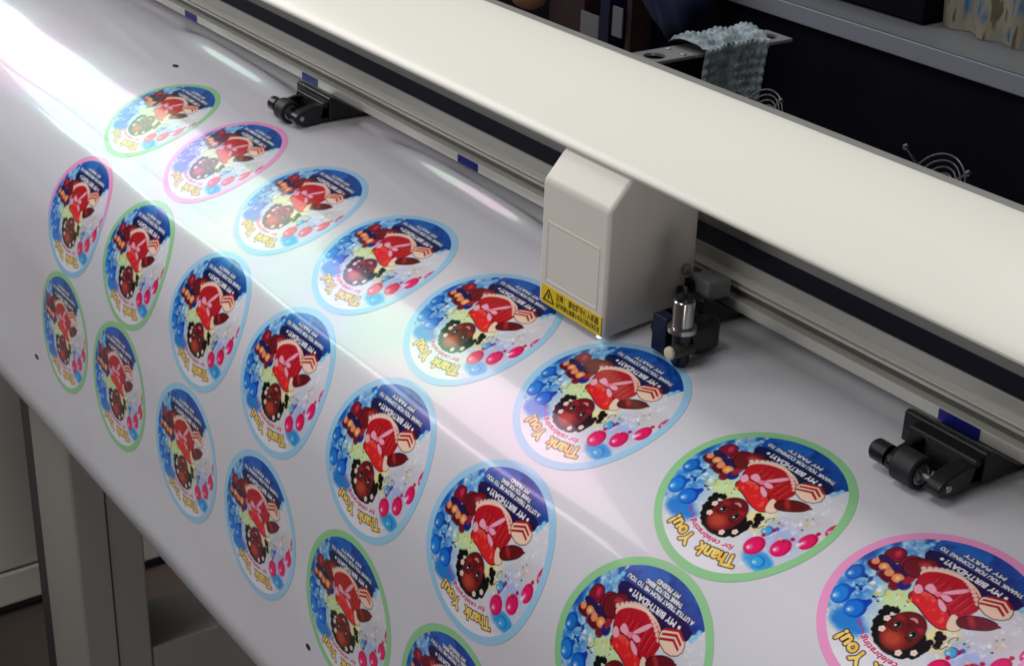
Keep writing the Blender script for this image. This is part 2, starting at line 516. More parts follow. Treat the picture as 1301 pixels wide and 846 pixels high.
    # legs
    A.poly([(0.30, -0.155), (0.25, -0.215), (0.18, -0.25), (0.13, -0.20), (0.15, -0.13), (0.24, -0.09)], (128, 20, 38), 2, 1, (46, 2, 14), 5)
    A.ell(.205, -.195, .03, .018, (206, 84, 92), 20, .9, .8)
    A.poly([(.19, -.15), (.14, -.16), (.12, -.08), (.16, -.06)], (96, 10, 24), 2)
    # dress
    A.poly([(0.215, -0.145), (0.16, -0.215), (0.06, -0.245), (-0.035, -0.245), (-0.11, -0.205), (-0.13, -0.15), (-0.07, -0.09), (0.09, -0.09)], (248, 206, 190), 2, 1, (50, 6, 16), 5)
    A.poly([(0.195, -0.145), (0.14, -0.205), (0.04, -0.236), (-0.04, -0.232), (-0.115, -0.19), (-0.15, -0.14), (-0.11, -0.03), (0.02, -0.02), (0.15, -0.07)], (198, 18, 44), 2)
    for k in range(7):
        x0 = .10 - k * .034
        A.stroke([(x0 - .01, -.08), (x0 - .01 - (k-2)*.006, -.195)], .006, (150, 10, 36), .8); A.stroke([(x0+.008, -.08), (x0+.006, -.17)], .004, (244, 92, 84), .8)
    for k in range(16):
        x0 = .20 - k * .021; A.ell(x0, -.152 - .094 * math.sin(PI * min(1, (k+1.0)/17) ** .9), .013, .012, (252, 226, 210), 0, .4, .9)
    A.poly([(0.148, -0.035), (0.10, -0.085), (0.0, -0.07), (-0.06, -0.045), (-0.125, 0.0), (-0.10, 0.045), (-0.02, 0.04), (0.07, 0.005), (.13, .0)], (232, 44, 50), 2, 1, (60, 4, 14), 5)
    A.put(A.pmask([(0.148, -0.035), (0.10, -0.085), (0.0, -0.07), (-0.10, 0.02), (0.0, 0.03)], 2) * np.clip((n3 - .5) * 5, 0, 1), (250, 120, 96), .7)
    A.poly([(-0.07, -0.055), (-0.10, -0.06), (-0.165, -0.01), (-0.125, 0.03), (-.095, .015)], (246, 216, 196), 2, 1, (110, 40, 40))
    # bow and ribbon
    for pts in ([(.045, -.10), (.115, -.14), (.125, -.085), (.06, -.085)], [(.045, -.10), (-.01, -.085), (-.03, -.115), (.02, -.125)],
                [(.05, -.105), (.02, -.155), (-.03, -.215), (-.045, -.195), (-.0, -.135)], [(.04, -.09), (.0, -.045), (-.05, -.035), (-.03, -.07)], [(.12, -.035), (.16, -.06), (.15, -.10), (.10, -.07)]):
        A.poly(pts, (250, 178, 200), 2, 1, (120, 14, 44), 2)
    A.ell(.048, -.10, .017, .015, (246, 140, 170), 0, .2)
    # slice of cake
    A.poly([(-.10, -.225), (-.19, -.268), (-.255, -.238), (-.27, -.175), (-.20, -.135), (-.11, -.165)], (248, 216, 196), 1, 1, (50, 6, 16), 4)
    for k in range(3):
        y0 = -.238 + k * .026
        A.poly([(-.112, y0+.004), (-.19, y0-.032), (-.243, y0-.006), (-.243, y0+.008), (-.19, y0-.016), (-.112, y0+.018)], (186, 12, 34), 0)
    # arm and hand
    A.poly([(-0.10, -0.055), (-0.17, -0.118), (-0.25, -0.135), (-0.265, -0.11), (-0.235, -0.07), (-0.14, -0.01)], (118, 16, 28), 2, 1, (36, 2, 8), 5)
    A.ell(-.16, -.075, .04, .014, (196, 60, 58), -38, .9, .8)
    for k in range(4): A.ell(-.235 - k*.009, -.082 - k*.013, .016, .008, (120, 18, 30), 20, .2)
    # hair: a cloud of curls with small flower clips
    r = np.random.default_rng(7)
    A.ell(.018, .180, .128, .098, (22, 8, 12), 0, .06)
    for k in range(60):
        t_ = r.uniform(-0.35, PI + 0.35); A.ell(.018 + .128 * math.cos(t_) + r.normal(0, .006), .158 + .106 * math.sin(t_), .017, .017, (24, 8, 14), 0, .1)
    for (a, b_) in ((.15, .115), (.165, .10), (.14, .09), (.165, .13), (-.115, .085), (-.135, .10), (-.13, .07), (-.14, .12), (-.105, .065), (.12, .085)):
        A.ell(a, b_, .017, .017, (24, 8, 14), 0, .1)
    # face
    A.ell(.024, .150, .092, .114, (70, 10, 18), 0, .05)
    A.ell(.024, .150, .087, .109, (128, 28, 36), 0, .12)
    A.ell(.036, .205, .052, .040, (204, 88, 66), 0, 1.0, .9)
    A.ell(.024, .085, .058, .030, (118, 22, 32), 0, .9, .7)
    for a in (.078, -.032): A.ell(a, .105, .022, .017, (186, 46, 56), 0, 1.0, .75)
    for a in (.066, -.022):
        A.ell(a, .138, .022, .024, (70, 10, 18), 0, .3, .9); A.ell(a, .138, .018, .019, (214, 190, 186), 0, .15, .85); A.ell(a, .138, .0155, .018, (26, 8, 10), 0, .2); A.ell(a + .005, .145, .005, .005, (250, 250, 250), 0, .3)
        A.stroke([(a - .022, .166), (a, .173), (a + .022, .165)], .005, (40, 8, 12))
    A.ell(.024, .112, .012, .008, (104, 20, 26), 0, .5)
    A.poly([(-.002, .084), (.024, .077), (.050, .084), (.038, .068), (.024, .063), (.010, .068)], (226, 150, 150), 1, 1, (76, 6, 16), 2)
    for (a, b_) in ((.105, .195), (-.035, .245), (-.088, .205), (.125, .14)):
        for k in range(5): A.ell(a + .009*math.cos(k*1.257), b_ + .009*math.sin(k*1.257), .0075, .0075, (250, 226, 220), 0, .3)
        A.ell(a, b_, .004, .004, (240, 170, 90), 0, .3)
    # balloons
    A.balloon(.415, .035, .040, .048, (40, 128, 214), (20, 84, 180), 0, (.335, .02))
    A.balloon(.378, .165, .046, .056, (42, 146, 232), (20, 92, 196), 20, (.335, .085))
    A.balloon(.272, .185, .052, .052, (34, 130, 226), (16, 78, 190), 30, (.232, .085))
    for x0, y0 in ((.335, .085), (.232, .085), (.335, .02)):
        A.stroke([(x0, y0), (x0 - .012, y0 - .03), (x0 + .004, y0 - .055), (x0 - .008, y0 - .08)], .004, (60, 120, 170))
        A.ell(x0 + .02, y0 + .004, .008, .008, (30, 40, 110)); A.ell(x0 - .012, y0 + .010, .008, .008, (30, 40, 110))
    A.balloon(-.305, .262, .038, .032, (70, 180, 236), (40, 130, 210), 0, None)
    A.balloon(-.210, .105, .030, .030, (90, 180, 226), (50, 120, 190), 0, (-.24, .07))
    A.ell(-.235, .085, .010, .014, (170, 30, 100), 0, .3)
    A.balloon(-.225, .205, .050, .056, (236, 30, 116), (200, 8, 92), 0, (-.215, .135))
    A.balloon(-.338, .140, .047, .056, (236, 30, 116), (200, 8, 92), 0, (-.345, .07))
    A.balloon(-.412, .035, .040, .054, (236, 34, 118), (200, 8, 92), 0, (-.415, -.03))
    A.balloon(-.452, -.090, .026, .046, (226, 50, 124), (196, 20, 96), 0, None)
    A.stroke([(-.125, .135), (-.165, .12), (-.175, .09), (-.160, .065), (-.165, .04), (-.180, .03), (-.185, .045)], .004, (110, 60, 80))
    # sprinkles
    for k in range(34):
        a, b_ = r.uniform(.10, .34), r.uniform(-.04, .10)
        if k % 2: a, b_ = r.uniform(-.40, -.15), r.uniform(-.10, .12)
        c = ((238, 214, 110), (120, 150, 90), (40, 50, 60), (240, 160, 120), (250, 250, 250))[k % 5]
        A.ell(a, b_, r.uniform(.004, .014) if k % 5 in (0, 4) else .005, .006 if k % 5 not in (0, 4) else .012, c, r.uniform(0, 180), .6, .85)
    # the greeting
    A.ell(.03, .335, .19, .05, (240, 236, 244), 0, 1.0, .6)
    for body, p in (('Thank', (-.205, .298, .012, .340, .010)), ('You!', (.060, .338, .222, .292, .006))):
        t = text_on(body, *p[:5], 0.066, bold=3)
        A.put(dil(t, 5).astype(float), (58, 26, 40)); A.put(t.astype(float), (248, 204, 96))
        A.put((t & (vnoise(30, 5) > .45)).astype(float), (254, 230, 150), .8)
    t = text_on('for celebrating', -.145, .262, .150, .262, .030, .030, bold=1, shear=.25)
    A.put(dil(t, 3).astype(float), (250, 236, 244), .8); A.put(t.astype(float), (206, 40, 120))
    for k, a in enumerate((.158, .185, .205)): A.stroke([(a, .262 - k*.012), (a + .012, .240 - k*.012)], .008, (190, 60, 150))
    return lin(np.clip(A.im, 0, 255)) ** 1.18

ART = [picture(0), picture(1)]

def sample_art(im, a, b_):
    """area-ish sample: box-blurred bilinear lookup"""
    fa = (a + 0.47) / 0.94 * NR - 0.5; fb = (b_ + 0.47) / 0.94 * NR - 0.5
    i = np.clip(np.floor(fa).astype(int), 0, NR - 2); j = np.clip(np.floor(fb).astype(int), 0, NR - 2)
    t = np.clip(fa - i, 0, 1)[..., None]; u = np.clip(fb - j, 0, 1)[..., None]
    return (im[i, j]*(1-t) + im[i+1, j]*t)*(1-u) + (im[i, j+1]*(1-t) + im[i+1, j+1]*t)*u

def blur(im, k):
    if k < 1: return im
    o = im.copy(); n_ = 1
    for dx in range(-k, k+1):
        if dx: o = o + np.roll(im, dx, 0); n_ += 1
    im = o / n_; o = im.copy(); n_ = 1
    for dy in range(-k, k+1):
        if dy: o = o + np.roll(im, dy, 1); n_ += 1
    return o / n_
ARTB = {(k, q): blur(ART[k], q) for k in (0, 1) for q in (1, 2)}

PX, PAB, PBC = 1.14342, 1.03808, 1.0306
OX = {'A': 0.0, 'B': 0.01884, 'C': 0.00917}
OS = {'A': 0.0, 'B': PAB, 'C': PAB + PBC}
ST = [  # row, column, dx, ds, ring, picture, label
 ('A', 1, .015, .016, 'green', 0, 'smallest green rimmed sticker in the row under the beam, half washed out by glare'),
 ('A', 2, .007, .018, 'pink', 0, 'pink rimmed sticker below the far roller, its lower half washed out by glare'),
 ('A', 3, .018, .007, 'blue', 0, 'blue rimmed top row sticker next to the far pink rimmed one, face lost in glare'),
 ('A', 4, -.010, .001, 'blue', 0, 'blue rimmed sticker of the top row below the second white glint by the beam'),
 ('A', 5, -.029, -.001, 'blue', 0, 'blue rimmed sticker partly hidden by the left corner of the carriage cover'),
 ('A', 6, -.040, -.011, 'blue', 0, 'blue rimmed sticker right under the carriage and its blade holder, with a spot of light'),
 ('A', 7, .026, -.014, 'green', 0, 'whole green rimmed sticker in clear view between the carriage and the near roller'),
 ('A', 8, .005, -.020, 'pink', 0, 'largest pink rimmed sticker, cut off at the bottom right corner'),
 ('B', 1, -.009, .036, 'pinkblue', 0, 'small pink rimmed sticker in the middle row, nearest the far left end'),
 ('B', 2, -.019, .033, 'green', 0, 'green rimmed sticker of the middle row, second from the far end'),
 ('B', 3, .024, .015, 'blue', 0, 'blue rimmed sticker of the middle row, just right of the far green rimmed one'),
 ('B', 4, -.008, -.008, 'blue', 0, 'blue rimmed middle row sticker in the middle of the glare band, lilac at its top'),
 ('B', 5, 0, -.006, 'blue', 0, 'blue rimmed middle row sticker left of centre, its pink tinted top under the glare edge'),
 ('B', 6, -.010, -.007, 'blue', 1, 'large blue rimmed sticker near the bottom centre, in the middle row'),
 ('B', 7, .026, -.047, 'green', 1, 'green rimmed sticker cut off by the bottom edge, blue half with small lettering showing'),
 ('C', 1, .009, .008, 'green', 0, 'narrowest green rimmed sticker at the far left of the lowest row'),
 ('C', 2, -.024, .005, 'green', 0, 'green rimmed sticker of the lowest row, second from the far left'),
 ('C', 3, .022, .003, 'blue', 0, 'blue rimmed lowest row sticker above the grey machine leg'),
 ('C', 4, -.002, -.003, 'blue', 0, 'blue rimmed lowest row sticker just left of the tall green rimmed one'),
 ('C', 5, .007, -.011, 'green', 0, 'tall narrow green rimmed sticker of the lowest row beside the small black cut mark'),
 ('C', 6, -.010, -.010, 'green', 1, 'green rimmed sticker at the bottom edge of which only the top shows'),
]
RES = {('A', 1): 110, ('A', 2): 120, ('A', 3): 140, ('A', 4): 160, ('A', 5): 220, ('A', 6): 270, ('A', 7): 300, ('A', 8): 320,
       ('B', 1): 120, ('B', 2): 130, ('B', 3): 160, ('B', 4): 190, ('B', 5): 230, ('B', 6): 270, ('B', 7): 280,
       ('C', 1): 120, ('C', 2): 130, ('C', 3): 150, ('C', 4): 170, ('C', 5): 200, ('C', 6): 180}
for row, colm, dx, ds, ring, pic, label in ST:
    xc = (colm - 6) * PX + OX[row] + dx; sc = OS[row] + ds
    base = surf(xc, sc)
    t = thing('round_sticker', base, label, 'sticker', 'round thank you stickers printed on the vinyl sheet')
    # rim ring
    nr = 128; th = np.linspace(0, 2*PI, nr + 1); rr = np.linspace(0.456, 0.5, 5)
    R_, T_ = np.meshgrid(rr, th, indexing='ij')
    P = surf(xc + R_ * np.cos(T_), sc + R_ * np.sin(T_), 0.0016)
    if ring == 'pinkblue':
        k = np.clip(0.5 + 1.4 * np.sin(T_ + 0.6 - PI * 0.12), 0, 1)[..., None]
        grid_object('rim', P, np.ones((4, nr), bool), M_print, t, lin((240, 150, 203)) * (1 - k) + lin((146, 199, 238)) * k)
    else:
        grid_object('rim', P, np.ones((4, nr), bool), M_ring[ring], t)
    # printed picture disc
    n = RES[(row, colm)]
    g = np.linspace(-0.4575, 0.4575, n)
    a, b_ = np.meshgrid(g, g, indexing='ij')
    rad = np.hypot(a, b_)
    ins = rad <= 0.4575
    cell = ins[:-1, :-1] | ins[1:, :-1] | ins[1:, 1:] | ins[:-1, 1:]
    k = np.where(rad > 0.4575, 0.4575 / np.maximum(rad, 1e-9), 1.0)
    a, b_ = a * k, b_ * k
    q = 1 if n > 200 else 2
    c = sample_art(ARTB[(pic, q)], a, b_)
    # fall back to white just inside the rim
    P = surf(xc - a, sc + b_, 0.0011)
    grid_object('printed_picture', P, cell, M_print, t, c)

# small black cut-registration marks printed on the web
M_ink = mat('black_ink', (18, 18, 22), 0.25)
def ink_dot(x, s, lx, ls, label):
    th = np.linspace(0, 2*PI, 17)[:-1]
    P = surf(x + lx*np.cos(th), s + ls*np.sin(th), 0.002)
    o = mesh('registration_mark', P, [tuple(range(16))], M_ink, None, origin=surf(x, s))
    tag(o, label, 'printed mark', 'small black marks printed on the sheet')
ink_dot(-6.463, -.494, .045, .022, 'tiny black mark near the beam, beyond the far roller')
ink_dot(-6.318, 2.55, .045, .02, 'tiny black mark at the left edge, under the narrowest green rimmed sticker')
ink_dot(-1.541, 2.56, .03, .02, 'tiny black mark at the bottom, left of the tall green rimmed sticker')

# ------------------------------------------------------------------ the cutting machine: beam, cover, platen, legs
M_cream = mat('cream_plastic', (232, 231, 220), 0.32, 0, 0.015, 4, bump=0.05, bscale=900)
M_head = mat('warm_white_plastic', (228, 223, 214), 0.45, 0, 0.015, 6, bump=0.06, bscale=1200)
M_alu = mat('anodised_aluminium', (214, 214, 206), 0.4, 0.2, 0.04, 12, stretch=(0.05, 4, 4), rvar=0.05)
M_alu_b = mat('bright_aluminium_edge', (236, 234, 226), 0.3, 0.1, 0.04, 12, stretch=(0.05, 4, 4))
M_alu_d = mat('shaded_channel_aluminium', (120, 120, 114), 0.4, 0.3, 0.05, 14, stretch=(0.05, 4, 4))  # darker than the other aluminium: shade of the grooves put into the colour
M_wall = mat('grey_beam_plate', (176, 178, 176), 0.5, 0.2, 0.03, 8)
M_navy = mat('navy_rubber_belt', (20, 24, 46), 0.42, 0, 0.15, 40, stretch=(0.1, 3, 3))
M_tape = mat('blue_position_tape', (32, 40, 140), 0.4, 0, 0.08, 60)
M_black = mat('black_plastic', (20, 21, 26), 0.32, 0, 0.2, 60, bump=0.15, bscale=900)
M_rubber = mat('black_rubber', (26, 28, 33), 0.55, 0, 0.2, 60, bump=0.2, bscale=1500)
M_chrome = mat('chrome', (190, 188, 186), 0.16, 1.0, 0.05, 30)
M_steel = mat('steel_pin', (170, 170, 172), 0.3, 1.0, 0.05, 30)
M_leg = mat('grey_painted_steel_leg', (152, 149, 144), 0.5, 0.0, 0.05, 5, stretch=(3, 3, 0.4), bump=0.08)
M_legd = mat('dark_grey_strip', (48, 46, 50), 0.5, 0.0, 0.1, 8)
M_platen = mat('grey_platen', (150, 150, 150), 0.5, 0.3, 0.05, 8)

XL, XR = -17.0, 5.2
plot = thing('vinyl_cutter', (-3, 1.3, -0.1), 'large cream and aluminium vinyl cutting machine with long beam and rounded cover', 'cutting machine')
PR = lambda pts: MB().prismx(pts, XL, XR)
# beam: stacked extrusions, from the lowest strip up
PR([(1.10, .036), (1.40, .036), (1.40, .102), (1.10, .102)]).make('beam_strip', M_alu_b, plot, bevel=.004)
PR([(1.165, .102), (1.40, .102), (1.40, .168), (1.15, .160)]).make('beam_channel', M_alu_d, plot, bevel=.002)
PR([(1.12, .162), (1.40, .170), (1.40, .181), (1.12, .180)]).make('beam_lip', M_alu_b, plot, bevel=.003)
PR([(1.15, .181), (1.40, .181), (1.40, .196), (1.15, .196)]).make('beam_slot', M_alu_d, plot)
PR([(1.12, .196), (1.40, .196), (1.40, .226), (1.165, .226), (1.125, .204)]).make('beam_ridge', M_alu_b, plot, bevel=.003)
PR([(1.17, .2265), (1.42, .2265), (1.42, .302), (1.17, .302)]).make('beam_face', M_alu, plot, bevel=.003)
PR([(1.185, .302), (1.42, .302), (1.42, .352), (1.30, .352)]).make('carriage_belt', M_navy, plot)
PR([(1.305, .3525), (1.42, .3525), (1.42, .98), (1.305, .98)]).make('back_plate', M_wall, plot)
for x0, x1 in ((-7.61, -7.36), (-5.385, -5.126), (-3.092, -2.839), (-.88, -.62), (1.337, 1.602)):
    MB().box(x0, x1, 1.0965, 1.0995, .038, .100).make('position_tape', M_tape, plot)
# cover: a bowed lid along the whole beam
cp = []
for k in range(25):
    u = k / 24
    y = .42 + (1.27 - .42) * u
    z = .944 + (1.178 - .944) * u + .065 * math.sin(PI * u) ** .8
    cp.append((y, z))
inner = [(y, z - .035) for y, z in reversed(cp)]
front_lip = [(.412, .925)]
cov = MB().prismx([(y, z) for y, z in cp] + inner + front_lip, XL, XR)
# reverse winding is irrelevant for rendering; keep it smooth with sharp lip
cov.make('beam_cover', M_cream, plot, smooth=True, auto=35)
PR([(1.275, 1.178), (1.33, 1.188), (1.33, 1.06), (1.275, 1.06)]).make('cover_rear_trim', mat('cover_trim', (120, 120, 116), .5), plot, bevel=.006)
# platen under the web and the front roll-down panel
PR([(2.2, -.03), (1.0, -.03), (.5, -.07), (0, -.22), (-.35, -.42), (-.55, -.65), (-.70, -1.0), (-.62, -1.0), (-.3, -.6), (.4, -.3), (2.2, -.3)]).make('platen', M_platen, plot)
# leg
MB().box(-7.38, -6.41, -.80, -.15, -7.2, -1.2).make('leg', M_leg, plot, bevel=.03)
MB().box(-7.66, -7.385, -.78, -.30, -7.2, -1.2).make('dark_leg_strip', M_legd, plot)  # narrow dark strip along the left edge of the leg
MB().box(-7.2, -6.42, -.14, 2.6, -6.5, -5.76).make('foot', M_leg, plot, bevel=.03)
MB().box(-6.43, -6.402, -.50, -.485, -7.2, -1.3).make('leg_seam', M_legd, plot)

# ------------------------------------------------------------------ carriage with its cover, warning label and blade holder
car = thing('cutting_carriage', (-.69, .6, 0), 'boxy warm white cutting head with yellow warning label, riding on the beam', 'cutting head')
hy0, hx0, hx1 = .29, -1.005, -.387
hb = -.035
side = [(hy0, hb), (.95, hb + .045), (.95, .86), (.60, .915), (.44, .905), (hy0, .735)]
o = MB().prismx(side, hx0, hx1).make('carriage_cover', M_head, car, bevel=.028)
# raised panel outline on the front (thin raised frame)
px0, px1, pz0, pz1 = -.945, -.452, .125, .50
def frame_xz(x0, x1, z0, z1, y, w, d_):
    b = MB()
    b.box(x0, x0 + w, y - d_, y + .004, z0, z1); b.box(x1 - w, x1, y - d_, y + .004, z0, z1)
    b.box(x0 + w, x1 - w, y - d_, y + .004, z1 - w, z1); b.box(x0 + w, x1 - w, y - d_, y + .004, z0, z0 + w)
    return b
frame_xz(px0, px1, pz0, pz1, hy0, .012, .004).make('front_panel_rim', M_head, car, bevel=.003)
M_yel = mat('yellow_label', (238, 206, 24), 0.4, 0, .04, 20)
lab = MB().box(-.968, -.402, hy0 - .004, hy0 + .002, -.018, .100).make('warning_label', M_yel, car)
def flat_text(body, x0, x1, z0, h, y, material, parent, name, offset=.01):
    V, T = text_tris(body, offset=offset)
    w = V[:, 0].max() - V[:, 0].min()
    P = [(x0 + (v[0] - V[:, 0].min()) / w * (x1 - x0), y, z0 + v[1] / .75 * h) for v in V]
    return mesh(name, P, T, material, parent)
M_txt = mat('label_ink', (52, 38, 14), 0.5)
tr = MB()
for a_, b2 in (((-.945, .008), (-.895, .084)), ((-.895, .084), (-.845, .008)), ((-.845, .008), (-.945, .008)), ((-.895, .028), (-.895, .056))):
    tr.cyl((a_[0], hy0 - .0045, a_[1]), (b2[0], hy0 - .0045, b2[1]), .0045, n=6)
o = tr.make('warning_triangle', M_txt, car)
flat_text('注意： 请勿将手伸入机器', -.825, -.425, .048, .036, hy0 - .0048, M_txt, car, 'label_lettering', .02)
flat_text('运行时禁止触摸小车及刀架以免受伤', -.825, -.415, .004, .028, hy0 - .0048, M_txt, car, 'label_lettering', .02)
# screw on the side
MB().lathe((hx1 - .004, .87, .275), (1, 0, 0), [(0, .032), (.02, .032), (.034, .024), (.036, .006)]).make('screw', M_steel, car, smooth=True, auto=40)
# white mounting bracket behind, its shade put into a grey colour, with a rubber grommet
br = MB().prismx([(.90, .12), (1.08, .12), (1.08, .235), (.90, .245)], -.385, -.21).make('bracket', mat('shade_grey_bracket', (150, 150, 156), .5), car, bevel=.02)
MB().lathe((-.36, .895, .185), (0, -1, 0), [(0, .04), (.02, .04), (.022, .02)]).make('grommet', M_black, car, smooth=True, auto=40)
# blade holder
TX, TY = .065, .47
MB().box(-.16, .02, .50, .66, .02, .20).make('holder_block', M_black, car, bevel=.015)
MB().box(-.15, -.03, .44, .56, -.02, .20).make('holder_plate', mat('blue_lit_black', (30, 40, 66), .3, .4), car, bevel=.01)  # blue tint puts the light on this black face into its colour
MB().box(-.03, .10, .52, .74, .0, .19).make('holder_body', M_black, car, bevel=.04)
MB().lathe((TX, TY, .165), (0, 0, 1), [(0, .055), (.004, .082), (.03, .082), (.034, .060), (.18, .060), (.186, .054)]).make('blade_holder', M_chrome, car, smooth=True, auto=40)
MB().lathe((TX, TY, .350), (0, 0, 1), [(0, .050), (.02, .050), (.024, .012), (.075, .012), (.08, .006)]).make('blade_plunger', M_black, car, smooth=True, auto=40)
MB().lathe((TX, TY, -.040), (0, 0, 1), [(0, .035), (.02, .050), (.20, .052)]).make('blade_nozzle', M_black, car, smooth=True, auto=40)
kn = MB().lathe((.10, .52, .066), (0, -1, .05), [(0, .032), (.04, .036), (.15, .038), (.155, .035)]).make('clamp_knob', mat('grey_knob', (78, 76, 72), .35, .4), car, smooth=True, auto=40)
MB().lathe((.10, .366, .074), (0, -1, .05), [(0, .037), (.014, .035), (.018, .026)]).make('knob_cap', mat('ivory_cap', (222, 214, 186), .4), car, smooth=True, auto=40)

# light under the carriage
M_led = bpy.data.materials.new('lit_led'); M_led.use_nodes = True
bs = M_led.node_tree.nodes['Principled BSDF']
nz = M_led.node_tree.nodes.new('ShaderNodeTexNoise'); nz.inputs['Scale'].default_value = 400
cr = M_led.node_tree.nodes.new('ShaderNodeValToRGB')
cr.color_ramp.elements[0].color = (.62, .82, 1, 1); cr.color_ramp.elements[1].color = (.75, .9, 1, 1)
M_led.node_tree.links.new(nz.outputs['Fac'], cr.inputs['Fac']); M_led.node_tree.links.new(cr.outputs['Color'], bs.inputs['Emission Color'])
bs.inputs['Emission Strength'].default_value = 1.5
MB().lathe((-.44, .312, hb + .004), (0, 0, -1), [(0, .018), (.008, .018), (.014, .010)], 16).make('led', M_led, car, smooth=True)

# ------------------------------------------------------------------ pinch rollers
def roller(dx, label, clip=False):
    t = thing('pinch_roller', (1.62 + dx, .8, 0), label, 'pinch roller', 'black pinch rollers pressing the sheet along the beam')
    X = lambda v: max(v + dx, -.375) if clip else v + dx      # the carriage cover hides the rest
    MB().prismx([(.80, .02), (1.25, .005), (1.25, .034), (1.09, .036), (.86, .178), (.82, .192), (.80, .182)], X(1.36), X(1.88)).make('mounting_block', M_black, t, bevel=.012)
    for (a0, a1) in ((1.505, 1.548), (1.765, 1.86))[1 if clip else 0:]:
        MB().prismx([(.83, -.0), (.83, .12), (.70, .135), (.58, .11), (.53, .085), (.515, .05), (.53, .015), (.58, .0), (.70, .0)], X(a0), X(a1)).make('arm', M_black, t, bevel=.012)
    if clip:
        return t
    MB().prismx([(.72, .03), (.83, .02), (.83, .16), (.76, .15)], X(1.44), X(1.86)).make('bridge', M_black, t, bevel=.01)
    r = .086
    zc = float(np.interp(.57, YY[::-1], ZZ[::-1])) + r + .004
    w = MB().lathe((X(1.565), .57, zc), (1, 0, 0), [(0, r - .02), (.0, r - .008), (.008, r), (.128, r), (.136, r - .008), (.136, r - .022), (.128, r - .024)], 40).make('wheel', M_rubber, t, smooth=True, auto=35)
    MB().lathe((X(1.690), .57, zc), (1, 0, 0), [(0, .058), (.012, .058), (.014, .046), (.006, .044)], 32).make('wheel_hub', M_steel, w.parent, smooth=True, auto=35)
    MB().cyl((X(1.43), .57, zc), (X(1.87), .57, zc), .018).make('axle', M_steel, t, smooth=True, auto=35)
    MB().lathe((X(1.50), .57, zc), (-1, 0, 0), [(0, .056), (.085, .056), (.10, .044)]).make('axle_cap', M_black, t, smooth=True, auto=35)
    for sx in (1.55, 1.77):
        MB().lathe((X(sx), .82, .165), (0, -1, .5), [(0, .012), (.012, .012), (.014, .006)], 16).make('screw', M_steel, t, smooth=True, auto=35)
    return t
roller(0.0, 'near pinch roller at the right edge, below the rightmost blue tape mark')
roller(-6.28, 'far pinch roller below a blue tape mark, left of the carriage')
roller(-2.02, clip=True, label='pinch roller mostly hidden behind the blade holder of the carriage')

# ------------------------------------------------------------------ behind the machine
M_dark = mat('black_cloth_panel', (14, 13, 22), 0.8, 0, .3, 8, spec=.05)
M_silver = mat('grey_table_metal', (120, 124, 134), 0.4, 0.35, .05, 10, stretch=(.2, 3, 3))
M_silver_l = mat('light_grey_table_edge', (96, 98, 102), 0.45, 0.2, .06, 10, stretch=(.2, 3, 3))
tb = thing('rear_table', (-3, 6.3, -4), 'grey metal edged table behind the machine with a black front panel', 'table')
MB().prismx([(6.0, .03), (6.06, .03), (6.10, .17), (6.03, .19)], -12, 5).make('table_rail', M_silver, tb, bevel=.01)
MB().prismx([(6.06, .165), (6.9, .17), (6.9, .21), (6.04, .195)], -12, 5).make('table_top', M_silver_l, tb)
MB().box(-16, 6, 6.08, 6.16, -8, .02).make('front_panel', M_dark, tb)
BX1 = -3.62
# black box and a patterned fabric roll on that table
o = MB().box(-7.6, BX1, 6.46, 7.4, .21, 1.2).make('black_box', M_dark, None, bevel=.03, origin=(-5.4, 7.0, .21))
tag(o, 'black box standing on the table behind, left of the patterned fabric', 'box')
mf = bpy.data.materials.new('patterned_fabric'); mf.use_nodes = True
nt = mf.node_tree; bs = nt.nodes['Principled BSDF']; bs.inputs['Roughness'].default_value = .85
tc = nt.nodes.new('ShaderNodeTexCoord'); mp = nt.nodes.new('ShaderNodeMapping'); mp.inputs['Scale'].default_value = (2.2, 1.0, .55)
nz = nt.nodes.new('ShaderNodeTexNoise'); nz.inputs['Scale'].default_value = 70; nz.inputs['Detail'].default_value = 2
cr = nt.nodes.new('ShaderNodeValToRGB'); e = cr.color_ramp.elements
e[0].position = .36; e[0].color = (*lin((30, 84, 130)), 1); e[1].position = .47; e[1].color = (*lin((120, 117, 106)), 1)
x = e.new(.60); x.color = (*lin((132, 126, 108)), 1); x = e.new(.66); x.color = (*lin((80, 70, 52)), 1)
nt.links.new(tc.outputs['Object'], mp.inputs['Vector']); nt.links.new(mp.outputs['Vector'], nz.inputs['Vector']); nt.links.new(nz.outputs['Fac'], cr.inputs['Fac']); nt.links.new(cr.outputs['Color'], bs.inputs['Base Color'])
gx = np.linspace(-3.56, 1.0, 60); gz = np.linspace(0, 1.6, 24)
GX, GZ = np.meshgrid(gx, gz, indexing='ij')
P = np.stack([GX, 6.62 + .03*np.sin(GX*7) + .05*np.sin(GX*17 + GZ*3) + .15*(1-np.cos(GZ)), .214 + GZ], -1)
fb = grid_object('patterned_fabric', P, np.ones((59, 23), bool), mf)
tag(fb, 'cream fabric speckled with blue and brown standing at the top right corner', 'fabric')

